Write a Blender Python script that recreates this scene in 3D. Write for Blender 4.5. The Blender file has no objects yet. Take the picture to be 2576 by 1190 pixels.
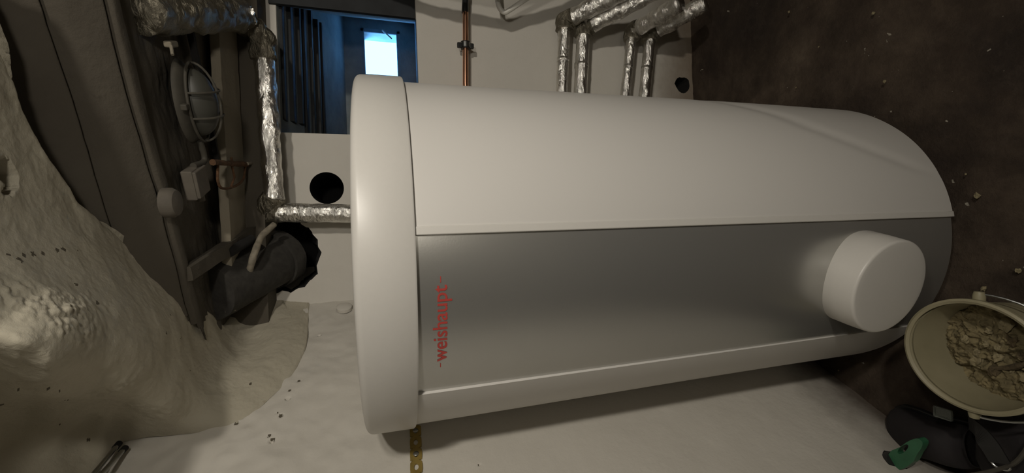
import bpy, bmesh, math, random
from mathutils import Vector, Matrix, noise
random.seed(7)
SC = bpy.context.scene
COL = SC.collection
# ------------------------------------------------------------------ camera
cm = [-0.037549, -0.28302, -0.958379, 0.999295, -0.010635, -0.036012, -0.0, -0.959055, 0.28322]            # image-right, image-up and backward axes in the world (the photo was taken with the phone on its side)
cam_data = bpy.data.cameras.new('camera')
cam_data.sensor_fit = 'HORIZONTAL'; cam_data.sensor_width = 36.0
cam_data.lens = 1068.1 / 2576 * 36.0
cam_data.clip_start = 0.01
cam = bpy.data.objects.new('camera', cam_data); COL.objects.link(cam)
M = Matrix(((cm[0], cm[3], cm[6], 0.0), (cm[1], cm[4], cm[7], 0.0), (cm[2], cm[5], cm[8], 1.25), (0, 0, 0, 1)))
cam.matrix_world = M
SC.camera = cam
# ------------------------------------------------------------------ world, lights, exposure
SC.view_settings.view_transform = 'Standard'
SC.view_settings.look = 'None'
SC.view_settings.gamma = 1.0
SC.view_settings.use_curve_mapping = False
SC.view_settings.exposure = -0.30
world = bpy.data.worlds.new('world'); SC.world = world
world.use_nodes = True
bg = world.node_tree.nodes['Background']
bg.inputs['Color'].default_value = (0.42, 0.72, 1.0, 1)
bg.inputs['Strength'].default_value = 2.7

def add_light(name, kind, loc, power, color, size=0.05, target=None, **kw):
    ld = bpy.data.lights.new(name, kind); ld.energy = power; ld.color = color
    if kind == 'AREA':
        ld.shape = 'RECTANGLE'; ld.size = size; ld.size_y = kw.get('size_y', size)
    else:
        ld.shadow_soft_size = size
    if kind == 'SPOT':
        ld.spot_size = math.radians(kw.get('angle', 150)); ld.spot_blend = kw.get('blend', 1.0)
    o = bpy.data.objects.new(name, ld); COL.objects.link(o); o.location = loc
    if target is not None:
        o.rotation_euler = (Vector(target) - Vector(loc)).to_track_quat('-Z', 'Y').to_euler()
    return o
LAMP = Vector((0.34, -0.04, 1.47))
add_light('hand_lamp', 'SPOT', LAMP, 12.5, (1.0, 0.935, 0.835), 0.04, (0.05, 1.1, 0.80), angle=172, blend=0.8)
add_light('cellar_lamp', 'SPOT', (0.90, -0.74, 1.84), 58.0, (1.0, 0.93, 0.82), 0.045, (0.05, 1.2, 1.12), angle=104, blend=0.85)
add_light('window_daylight', 'AREA', (1.02, 2.60, 1.55), 130.0, (0.14, 0.44, 1.0), 0.4, (0.85, 1.9, 1.2), size_y=0.35)
add_light('fill_light', 'POINT', (0.40, -1.10, 1.28), 5.0, (1.0, 0.93, 0.82), 0.14)  # added fill light behind the camera for a soft panel highlight

# ------------------------------------------------------------------ node helpers
class NT:
    def __init__(s, name):
        s.m = bpy.data.materials.new(name); s.m.use_nodes = True
        s.t = s.m.node_tree; s.n = s.t.nodes; s.l = s.t.links
        s.b = s.n['Principled BSDF']
        s.tc = s.n.new('ShaderNodeTexCoord')
        s.co = s.tc.outputs['Object']
    def link(s, a, b): s.l.new(a, b)
    def mapping(s, scale, loc=(0, 0, 0)):
        mp = s.n.new('ShaderNodeMapping'); mp.inputs['Scale'].default_value = scale; mp.inputs['Location'].default_value = loc
        s.link(s.co, mp.inputs['Vector']); return mp.outputs['Vector']
    def noise(s, scale, detail=6, rough=0.6, vec=None, dist=0.0):
        t = s.n.new('ShaderNodeTexNoise'); t.inputs['Scale'].default_value = scale; t.inputs['Detail'].default_value = detail
        t.inputs['Roughness'].default_value = rough; t.inputs['Distortion'].default_value = dist
        s.link(vec or s.co, t.inputs['Vector']); return t.outputs['Fac']
    def voro(s, scale, feature='F1', vec=None, out='Distance'):
        t = s.n.new('ShaderNodeTexVoronoi'); t.feature = feature; t.inputs['Scale'].default_value = scale
        s.link(vec or s.co, t.inputs['Vector']); return t.outputs[out]
    def ramp(s, fac, stops, interp='LINEAR'):
        r = s.n.new('ShaderNodeValToRGB'); r.color_ramp.interpolation = interp
        e = r.color_ramp.elements
        while len(e) > 1: e.remove(e[-1])
        for i, (p, c) in enumerate(stops):
            if isinstance(c, (int, float)): c = (c, c, c)
            el = e[0] if i == 0 else e.new(p)
            el.position = p; el.color = (c[0], c[1], c[2], 1)
        s.link(fac, r.inputs['Fac']); return r.outputs['Color']
    def mix(s, fac, a, b, mode='MIX'):
        x = s.n.new('ShaderNodeMix'); x.data_type = 'RGBA'; x.blend_type = mode
        for sock, v in ((x.inputs['Factor'], fac), (x.inputs['A'], a), (x.inputs['B'], b)):
            pass
        def put(sock, v):
            if hasattr(v, 'is_linked'): s.link(v, sock)
            elif isinstance(v, (int, float)): sock.default_value = v
            else: sock.default_value = (v[0], v[1], v[2], 1)
        put(x.inputs[0], fac); put(x.inputs[6], a); put(x.inputs[7], b)
        return x.outputs[2]
    def bump(s, h, strength=0.5, dist=0.01, nrm=None):
        b = s.n.new('ShaderNodeBump'); b.inputs['Strength'].default_value = strength; b.inputs['Distance'].default_value = dist
        s.link(h, b.inputs['Height'])
        if nrm is not None: s.link(nrm, b.inputs['Normal'])
        return b.outputs['Normal']
    def set(s, color=None, rough=None, metal=None, normal=None, **kw):
        def put(name, v):
            sock = s.b.inputs[name]
            if hasattr(v, 'is_linked'): s.link(v, sock)
            elif isinstance(v, (int, float)): sock.default_value = v
            else: sock.default_value = (v[0], v[1], v[2], 1)
        if color is not None: put('Base Color', color)
        if rough is not None: put('Roughness', rough)
        if metal is not None: put('Metallic', metal)
        if normal is not None: s.link(normal, s.b.inputs['Normal'])
        for k, v in kw.items(): put(k, v)
        return s.m

def simple(name, color, rough=0.5, metal=0.0, nscale=30, var=0.12, bump=0.15, bdist=0.002, **kw):
    n = NT(name); f = n.noise(nscale)
    dark = tuple(c * (1 - var) for c in color); lite = tuple(min(1, c * (1 + var)) for c in color)
    return n.set(color=n.ramp(f, [(0.3, dark), (0.7, lite)]), rough=rough, metal=metal, normal=n.bump(f, bump, bdist), **kw)

def plaster(name, base, dirt, dirt_amt=0.5, fine=0.35, pits=True):
    n = NT(name)
    big = n.noise(2.2, 5, 0.6); mid = n.noise(14, 8, 0.65); fn = n.noise(90, 4, 0.7)
    c = n.mix(n.ramp(mid, [(0.35, 0.0), (0.75, 0.35)]), base, tuple(v * 0.86 for v in base))
    c = n.mix(n.ramp(big, [(0.5, 0.0), (0.75, dirt_amt)]), c, dirt)
    v = n.voro(16)
    if pits:
        spot = n.noise(26, 3, 0.5, dist=0.4)
        c = n.mix(n.ramp(spot, [(0.72, 0.0), (0.76, 0.55)]), c, dirt)
    nb = n.bump(mid, fine, 0.02); nb = n.bump(fn, 0.25, 0.003, nb)
    return n.set(color=c, rough=0.92, normal=nb)

MAT = {}
MAT['wall_white'] = plaster('white_plaster', (0.64, 0.61, 0.55), (0.45, 0.41, 0.34), 0.25, 0.18, False)
def left_wall_mat():
    n = NT('left_wall_plaster')
    mid = n.noise(12, 8, 0.6); fn = n.noise(110, 4, 0.7); big = n.noise(2.0, 4)
    c = n.mix(n.ramp(mid, [(0.35, 0.0), (0.8, 0.4)]), (0.60, 0.57, 0.51), (0.52, 0.49, 0.43))
    # brown damp dirt along the foot of the wall
    geo = n.n.new('ShaderNodeNewGeometry'); sep = n.n.new('ShaderNodeSeparateXYZ'); n.link(geo.outputs['Position'], sep.inputs[0])
    add = n.n.new('ShaderNodeMath'); add.operation = 'MULTIPLY_ADD'; n.link(n.noise(5, 6, 0.65), add.inputs[0]); add.inputs[1].default_value = 0.22; n.link(sep.outputs['Z'], add.inputs[2])
    c = n.mix(n.ramp(add.outputs[0], [(0.10, 0.92), (0.17, 0.55), (0.27, 0.0)]), c, (0.085, 0.062, 0.045))
    return n.set(color=c, rough=0.9, normal=n.bump(fn, 0.25, 0.003, n.bump(mid, 0.07, 0.012)))
MAT['left_wall'] = left_wall_mat()
def back_wall_mat():
    n = NT('back_wall_plaster')
    mid = n.noise(10, 7, 0.6); fn = n.noise(110, 4, 0.7)
    c = n.mix(n.ramp(mid, [(0.35, 0.0), (0.8, 0.4)]), (0.66, 0.63, 0.57), (0.58, 0.55, 0.49))
    geo = n.n.new('ShaderNodeNewGeometry'); sep = n.n.new('ShaderNodeSeparateXYZ'); n.link(geo.outputs['Position'], sep.inputs[0])
    add = n.n.new('ShaderNodeMath'); add.operation = 'MULTIPLY_ADD'; n.link(n.noise(6, 6, 0.65), add.inputs[0]); add.inputs[1].default_value = 0.25; n.link(sep.outputs['Z'], add.inputs[2])
    c = n.mix(n.ramp(add.outputs[0], [(0.12, 0.9), (0.24, 0.45), (0.34, 0.0)]), c, (0.22, 0.17, 0.12))
    # darker bluish tone behind the wall face, as in the window opening
    c = n.mix(n.ramp(sep.outputs['Y'], [(0.0, 0.0), (1.0, 0.0)]), c, c)
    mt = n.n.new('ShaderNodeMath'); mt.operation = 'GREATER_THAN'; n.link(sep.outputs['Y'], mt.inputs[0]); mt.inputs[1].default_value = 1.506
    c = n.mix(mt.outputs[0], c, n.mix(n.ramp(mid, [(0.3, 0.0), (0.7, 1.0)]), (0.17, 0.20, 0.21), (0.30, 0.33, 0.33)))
    return n.set(color=c, rough=0.9, normal=n.bump(fn, 0.25, 0.003, n.bump(mid, 0.15, 0.012)))
MAT['back_wall'] = back_wall_mat()
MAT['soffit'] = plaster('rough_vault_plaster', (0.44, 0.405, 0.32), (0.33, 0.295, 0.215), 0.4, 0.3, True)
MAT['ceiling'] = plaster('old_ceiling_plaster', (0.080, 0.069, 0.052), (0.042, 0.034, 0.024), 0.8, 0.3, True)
MAT['board'] = plaster('limewashed_board', (0.25, 0.22, 0.165), (0.10, 0.085, 0.06), 0.5, 0.3, True)
MAT['dark_gap'] = simple('dark_gap', (0.012, 0.011, 0.01), 0.95)
def floor_mat():
    n = NT('earthen_floor')
    a = n.noise(3.0, 9, 0.68, dist=0.3); b = n.noise(22, 8, 0.7); v = n.voro(60)
    c = n.ramp(a, [(0.3, (0.014, 0.008, 0.005)), (0.47, (0.036, 0.023, 0.014)), (0.6, (0.075, 0.053, 0.035)), (0.72, (0.15, 0.115, 0.08))])
    c = n.mix(n.ramp(b, [(0.5, 0.0), (0.75, 0.35)]), c, (0.09, 0.068, 0.05))
    sp = n.noise(45, 2, 0.5)
    c = n.mix(n.ramp(sp, [(0.74, 0.0), (0.76, 0.8)]), c, (0.4, 0.37, 0.3))
    return n.set(color=c, rough=0.85, normal=n.bump(b, 0.6, 0.02))
MAT['floor'] = floor_mat()
def jacket_mat():
    n = NT('white_vinyl_jacket')
    big = n.noise(5, 3, 0.5, vec=n.mapping((1, 1, 0.35))); fn = n.noise(220, 3, 0.6)
    return n.set(color=(0.62, 0.60, 0.565), rough=0.38, normal=n.bump(fn, 0.06, 0.001, n.bump(big, 0.10, 0.01)))
MAT['jacket'] = jacket_mat()
MAT['cap'] = simple('white_cap_plastic', (0.60, 0.58, 0.54), 0.38, nscale=140, var=0.01, bump=0.05, bdist=0.0008)
def panel_mat():
    n = NT('silver_grey_panel'); fn = n.noise(350, 2, 0.6)
    return n.set(color=(0.50, 0.495, 0.47), rough=0.30, metal=0.74, normal=n.bump(fn, 0.08, 0.0006))
MAT['panel'] = panel_mat()
MAT['red'] = simple('red_print', (0.45, 0.055, 0.045), 0.5, bump=0.0)
def foil_mat(name, base, rough, strength):
    n = NT(name)
    a = n.noise(36, 6, 0.62, dist=1.5, vec=n.mapping((0.7, 1.6, 1.6))); v = n.voro(26, 'DISTANCE_TO_EDGE'); b = n.noise(130, 3, 0.6)
    h = n.ramp(v, [(0.0, 0.0), (0.12, 1.0)])
    nb = n.bump(a, strength, 0.012); nb = n.bump(h, 0.25, 0.002, nb); nb = n.bump(b, 0.25, 0.0015, nb)
    c = n.mix(n.ramp(a, [(0.35, 0.0), (0.7, 0.7)]), base, tuple(x * 0.62 for x in base))
    return n.set(color=c, rough=rough, metal=1.0, normal=nb)
MAT['foil'] = foil_mat('aluminium_foil_wrap', (0.97, 0.95, 0.90), 0.23, 0.45)
MAT['foil_dull'] = foil_mat('dusty_aluminium_wrap', (0.27, 0.245, 0.19), 0.45, 0.8)
MAT['copper'] = simple('copper_tube', (0.95, 0.52, 0.34), 0.27, 1.0, var=0.06, bump=0.05)
MAT['black_rubber'] = simple('black_rubber', (0.012, 0.012, 0.012), 0.45)
MAT['black_cloth'] = simple('black_cloth', (0.016, 0.013, 0.014), 0.8, nscale=60, bump=0.4)
MAT['zinc'] = simple('zinc_plated_steel', (0.45, 0.46, 0.45), 0.3, 1.0)
MAT['rust'] = simple('rusty_iron', (0.10, 0.05, 0.022), 0.85, 0.2, nscale=70, var=0.5, bump=0.6)
MAT['brass'] = simple('yellow_passivated_strap', (0.36, 0.26, 0.075), 0.42, 0.45, nscale=40, var=0.2)
MAT['duct'] = simple('grey_cloth_duct', (0.040, 0.037, 0.032), 0.95, nscale=50, var=0.3, bump=0.3)
MAT['old_conduit'] = simple('painted_old_conduit', (0.24, 0.21, 0.16), 0.7, nscale=60, var=0.35, bump=0.4)
MAT['white_plastic'] = simple('white_plastic', (0.66, 0.64, 0.58), 0.4, var=0.03)
MAT['grey_box'] = simple('dusty_grey_box', (0.115, 0.10, 0.08), 0.8, nscale=25, var=0.2)
MAT['lamp_body'] = simple('dusty_lamp_body', (0.055, 0.049, 0.037), 0.75, nscale=30, var=0.3)
n_ = NT('dusty_glass'); MAT['glass_dusty'] = n_.set(color=(0.05, 0.049, 0.04), rough=0.5)
n_ = NT('window_glass'); MAT['glass'] = n_.set(color=(0.95, 0.98, 1.0), rough=0.0, **{'Transmission Weight': 1.0, 'IOR': 1.05})
n_ = NT('clear_plastic'); MAT['clear'] = n_.set(color=(0.35, 0.37, 0.33), rough=0.25, **{'Transmission Weight': 0.75, 'IOR': 1.2})
MAT['dark_plank'] = simple('dark_plank', (0.016, 0.018, 0.02), 0.7, nscale=12, var=0.4)
MAT['window_frame'] = simple('old_blue_grey_frame', (0.22, 0.27, 0.31), 0.5, var=0.2)
def bucket_mat():
    n = NT('cream_bucket_plastic'); a = n.noise(9, 5)
    return n.set(color=n.ramp(a, [(0.35, (0.25, 0.225, 0.14)), (0.7, (0.32, 0.285, 0.185))]), rough=0.5, normal=n.bump(n.noise(60), 0.1, 0.002))
MAT['bucket'] = bucket_mat()
MAT['rubble'] = simple('plaster_rubble', (0.19, 0.155, 0.08), 0.95, nscale=60, var=0.45, bump=0.8, bdist=0.006)
MAT['rubble_dark'] = simple('dark_clod', (0.10, 0.075, 0.04), 0.95, nscale=60, var=0.4, bump=0.8, bdist=0.006)
MAT['chip'] = simple('pale_plaster_chip', (0.25, 0.21, 0.12), 0.9, var=0.2)
MAT['green'] = simple('green_plastic', (0.035, 0.13, 0.065), 0.4, var=0.15)
MAT['pit'] = simple('pit_shade', (0.10, 0.085, 0.06), 0.95)  # shade inside the dents and pits, put into a dark colour
MAT['shade_and_black'] = simple('shade_and_black_parts', (0.010, 0.009, 0.008), 0.98)  # shade of holes and gaps as colour; also plain black parts

# ------------------------------------------------------------------ object helpers
def link_mesh(name, verts, faces, mat, parent=None, smooth=True, auto=None):
    me = bpy.data.meshes.new(name); me.from_pydata([tuple(v) for v in verts], [], faces); me.update()
    o = bpy.data.objects.new(name, me); COL.objects.link(o)
    if mat is not None: me.materials.append(mat)
    if smooth:
        for p in me.polygons: p.use_smooth = True
    if auto is not None:
        bm = bmesh.new(); bm.from_mesh(me)
        for e in bm.edges:
            if len(e.link_faces) == 2 and e.calc_face_angle(0) > math.radians(auto): e.smooth = False
        bm.to_mesh(me); bm.free()
    if parent is not None:
        o.parent = parent
        o.matrix_parent_inverse = Matrix.Translation(-parent.location) if parent.type == 'EMPTY' else parent.matrix_world.inverted()
    return o
def empty(name, loc, label, cat, group=None):
    o = bpy.data.objects.new(name, None); COL.objects.link(o); o.location = loc; o.empty_display_size = 0.05
    o['label'] = label; o['category'] = cat
    if group: o['group'] = group
    return o
def tag(o, label, cat, group=None, kind=None):
    o['label'] = label; o['category'] = cat
    if group: o['group'] = group
    if kind: o['kind'] = kind
    return o
def structure(o, label=None):
    o['kind'] = 'structure'
    if label: o['label'] = label
    return o
class Geo:
    def __init__(s): s.v = []; s.f = []
    def add(s, v, f):
        k = len(s.v); s.v += [Vector(x) for x in v]; s.f += [tuple(i + k for i in q) for q in f]; return s
    def box(s, c, size, axes=None):
        c = Vector(c); ax = axes or (Vector((1, 0, 0)), Vector((0, 1, 0)), Vector((0, 0, 1)))
        h = [a * (d / 2) for a, d in zip(ax, size)]
        v = [c + h[0] * i + h[1] * j + h[2] * k for k in (-1, 1) for j in (-1, 1) for i in (-1, 1)]
        return s.add(v, [(0, 2, 3, 1), (4, 5, 7, 6), (0, 1, 5, 4), (2, 6, 7, 3), (0, 4, 6, 2), (1, 3, 7, 5)])
    def tube(s, pts, r, seg=20, caps=True, wob=0.0, closed=False):
        pts = [Vector(p) for p in pts]; n = len(pts)
        rs = r if isinstance(r, (list, tuple)) else [r] * n
        t = []
        for i in range(n):
            a = pts[(i - 1) % n] if (closed or i > 0) else pts[i]; b = pts[(i + 1) % n] if (closed or i < n - 1) else pts[i]
            t.append((b - a).normalized())
        u = t[0].orthogonal().normalized(); v = []; 
        for i in range(n):
            u = (u - t[i] * u.dot(t[i])).normalized(); w = t[i].cross(u)
            for k in range(seg):
                a = 2 * math.pi * k / seg; rr = rs[i]
                d = u * math.cos(a) + w * math.sin(a)
                if wob: rr *= 1 + wob * noise.noise((pts[i] + d * rr) * 40)
                v.append(pts[i] + d * rr)
        f = []
        for i in range(n if closed else n - 1):
            for k in range(seg):
                a = i * seg + k; b = i * seg + (k + 1) % seg; j = (i + 1) % n
                f.append((a, b, j * seg + (k + 1) % seg, j * seg + k))
        if caps and not closed:
            f.append(tuple(range(seg))[::-1]); f.append(tuple((n - 1) * seg + k for k in range(seg)))
        return s.add(v, f)
    def ball(s, c, r, sx=1, sy=1, sz=1, jit=0.0, seg=8, ring=6, seed=0):
        c = Vector(c); v = [c + Vector((0, 0, r * sz))]; f = []
        for i in range(1, ring):
            th = math.pi * i / ring
            for k in range(seg):
                ph = 2 * math.pi * k / seg
                d = Vector((math.sin(th) * math.cos(ph) * sx, math.sin(th) * math.sin(ph) * sy, math.cos(th) * sz))
                q = 1 + jit * noise.noise(d * 1.7 + Vector((seed * 3.1, seed, 0)))
                v.append(c + d * r * q)
        v.append(c - Vector((0, 0, r * sz)))
        for k in range(seg): f.append((0, 1 + k, 1 + (k + 1) % seg))
        for i in range(ring - 2):
            for k in range(seg):
                a = 1 + i * seg + k; b = 1 + i * seg + (k + 1) % seg; f.append((a, a + seg, b + seg, b))
        e = len(v) - 1
        for k in range(seg): f.append((e, e - seg + (k + 1) % seg, e - seg + k))
        return s.add(v, f)
    def lathe(s, prof, c, axis=Vector((0, 0, 1)), seg=64, a0=0.0, a1=2 * math.pi, close=True):
        c = Vector(c); axis = Vector(axis).normalized()
        if abs(axis.z) > 0.99: u = Vector((1, 0, 0)); w = Vector((0, 1, 0))
        else: u = Vector((0, 0, 1)).cross(axis).normalized(); w = axis.cross(u)
        full = abs(a1 - a0 - 2 * math.pi) < 1e-6; m = seg if full else seg + 1; v = []; f = []
        for r, h in prof:
            for k in range(m):
                a = a0 + (a1 - a0) * k / seg
                v.append(c + axis * h + (u * math.cos(a) + w * math.sin(a)) * r)
        for i in range(len(prof) - 1):
            for k in range(seg):
                a = i * m + k; b = i * m + (k + 1) % m; f.append((a, b, b + m, a + m))
        return s.add(v, f)
    def obj(s, name, mat, parent=None, smooth=True, auto=40):
        return link_mesh(name, s.v, s.f, mat, parent, smooth, auto)
def bevel(o, w=0.003, seg=2):
    b = o.modifiers.new('bevel', 'BEVEL'); b.width = w; b.segments = seg; b.limit_method = 'ANGLE'; return o
def smooth_path(pts, sub=6):
    pts = [Vector(p) for p in pts]; P = [pts[0] * 2 - pts[1]] + pts + [pts[-1] * 2 - pts[-2]]; out = []
    for i in range(1, len(P) - 2):
        for k in range(sub):
            t = k / sub; a, b, c, d = P[i - 1], P[i], P[i + 1], P[i + 2]
            out.append(0.5 * ((2 * b) + (c - a) * t + (2 * a - 5 * b + 4 * c - d) * t * t + (3 * b - a - 3 * c + d) * t ** 3))
    out.append(pts[-1]); return out
def line(a, b, n):
    a = Vector(a); b = Vector(b); return [a.lerp(b, i / n) for i in range(n + 1)]
def fbm(p, s, o=4):
    return noise.fractal(p * s, 0.6, 2.0, o, noise_basis='PERLIN_ORIGINAL')
NL = Vector((0.9042, -0.4271, 0.0))        # out of the left wall into the room
DL = Vector((0.4271, 0.9042, 0.0))         # along the left wall, away from the camera
CORNER = Vector((-0.19, 1.5, 0.0))
def grid_mesh(name, fn, nu, nv, mat, keep=None):
    v = [fn(i / nu, j / nv) for j in range(nv + 1) for i in range(nu + 1)]
    f = []
    for j in range(nv):
        for i in range(nu):
            q = (j * (nu + 1) + i, j * (nu + 1) + i + 1, (j + 1) * (nu + 1) + i + 1, (j + 1) * (nu + 1) + i)
            if keep is None or keep((v[q[0]] + v[q[2]]) / 2): f.append(q)
    return link_mesh(name, v, f, mat)
def solid_cut(target, cutters):
    for c in cutters:
        m = target.modifiers.new('cut', 'BOOLEAN'); m.operation = 'DIFFERENCE'; m.object = c; m.solver = 'EXACT'
    bpy.context.view_layer.update()
    dg = bpy.context.evaluated_depsgraph_get()
    me = bpy.data.meshes.new_from_object(target.evaluated_get(dg))
    target.modifiers.clear(); target.data = me
    for c in cutters: bpy.data.objects.remove(c, do_unlink=True)

# ================================================================== SETTING
# floor
def floor_pt(u, v):
    x = -2.0 + 4.1 * u; y = -1.35 + 2.95 * v
    p = Vector((x, y, 0)); return Vector((x, y, 0.010 * fbm(p, 3, 5) - 0.012))
structure(grid_mesh('floor', floor_pt, 250, 190, MAT['floor']))

# back wall: thick masonry with the window shaft, two blind round holes and a broken hole by the corner
g = Geo().box((0.75, 1.9, 0.9), (3.0, 0.8, 1.8 + 0.2))
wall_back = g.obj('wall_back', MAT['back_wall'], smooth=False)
cut = []
fr = [(0.352, 1.45, 1.128), (0.742, 1.45, 1.128), (0.742, 1.45, 1.572), (0.352, 1.45, 1.572),
      (0.45, 2.2, 1.075), (1.10, 2.2, 1.075), (1.10, 2.2, 1.415), (0.45, 2.2, 1.415)]
cut.append(Geo().add(fr, [(0, 1, 2, 3), (7, 6, 5, 4), (0, 4, 5, 1), (1, 5, 6, 2), (2, 6, 7, 3), (3, 7, 4, 0)]).obj('c', None, smooth=False))
cut.append(Geo().box((0.932, 2.25, 1.243), (0.212, 0.3, 0.160)).obj('c', None, smooth=False))
cut.append(Geo().tube([(0.181, 1.45, 1.431), (0.181, 1.78, 1.431)], 0.052, 40).obj('c', None, smooth=False))
cut.append(Geo().tube([(0.609, 1.45, 0.035), (0.609, 1.75, 0.035)], [0.034, 0.033], 18, wob=0.3).obj('c', None, smooth=False))
cut.append(Geo().tube([(-0.0332, 1.4000, 1.5504), (-0.0376, 1.7500, 1.6148)], 0.115, 30, wob=0.25).obj('c', None, smooth=False))
solid_cut(wall_back, cut)
wall_back.data.materials.append(MAT['shade_and_black'])
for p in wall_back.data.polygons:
    if p.center.y > 1.502 and (p.center.x < 0.33 or p.center.z < 0.2) and p.center.y < 1.9 and p.center.x > -0.3 and p.center.z < 1.8 and p.area < 0.2: p.material_index = len(wall_back.data.materials) - 1  # hole insides painted black to stand for their shade
for p in wall_back.data.polygons: p.use_smooth = False
structure(wall_back)

# left wall: fine relief, chipped dents
DENTS = [((-0.3195, 1.2258, 1.5412), 0.007), ((-0.3445, 1.1729, 1.4730), 0.006), ((-0.3675, 1.1241, 1.4891), 0.008), ((-0.3566, 1.1473, 1.4882), 0.004), ((-0.3893, 1.0781, 1.4936), 0.008), ((-0.3855, 1.0861, 1.5034), 0.004), ((-0.4164, 1.0206, 1.5006), 0.009), ((-0.4114, 1.0312, 1.5075), 0.005),
         ((-0.2638, 1.3437, 1.4476), 0.006), ((-0.2891, 1.2901, 1.4962), 0.005), ((-0.3964, 1.0631, 1.1049), 0.003), ((-0.3842, 1.0889, 1.5767), 0.010), ((-0.3904, 1.0757, 1.5816), 0.008), ((-0.4802, 0.8856, 1.0800), 0.004)]
DENTS = [(Vector(c), r) for c, r in DENTS]
def left_pt(u, v):
    s = -0.02 + 1.0 * u; z = -0.03 + 2.0 * v
    p = CORNER - DL * s; p.z = z
    o = 0.003 * fbm(p, 3, 3) + 0.0005 * fbm(p, 25, 3)
    if z > 1.0: o += 0.006 * fbm(p, 9, 3) * min(1, (z - 1.0) * 2)
    for c, r in DENTS:
        d = (p - c).length
        r *= 0.6
        if d < r * 1.6 + 0.002:
            d2 = (Vector((p.x, p.y, p.z)) - c); d = d2.length * (1 + 0.5 * noise.noise(p * 150))
            o -= 0.016 * max(0, 1 - d / r)
    return p + NL * o
wl = structure(grid_mesh('wall_left', left_pt, 400, 640, MAT['left_wall']))
wl.data.materials.append(MAT['pit'])
for p in wl.data.polygons:
    for c, r in DENTS:
        if (p.center - c).length < r * (0.45 + 0.3 * noise.noise(p.center * 200)) + 0.001: p.material_index = 1; break
structure(Geo().box(CORNER - DL * 0.9 - NL * 0.17 + Vector((0, 0, 0.95)), (0.3, 5.0, 2.1), (NL, DL, Vector((0, 0, 1)))).obj('wall_outer', MAT['wall_white'], smooth=False))

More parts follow.
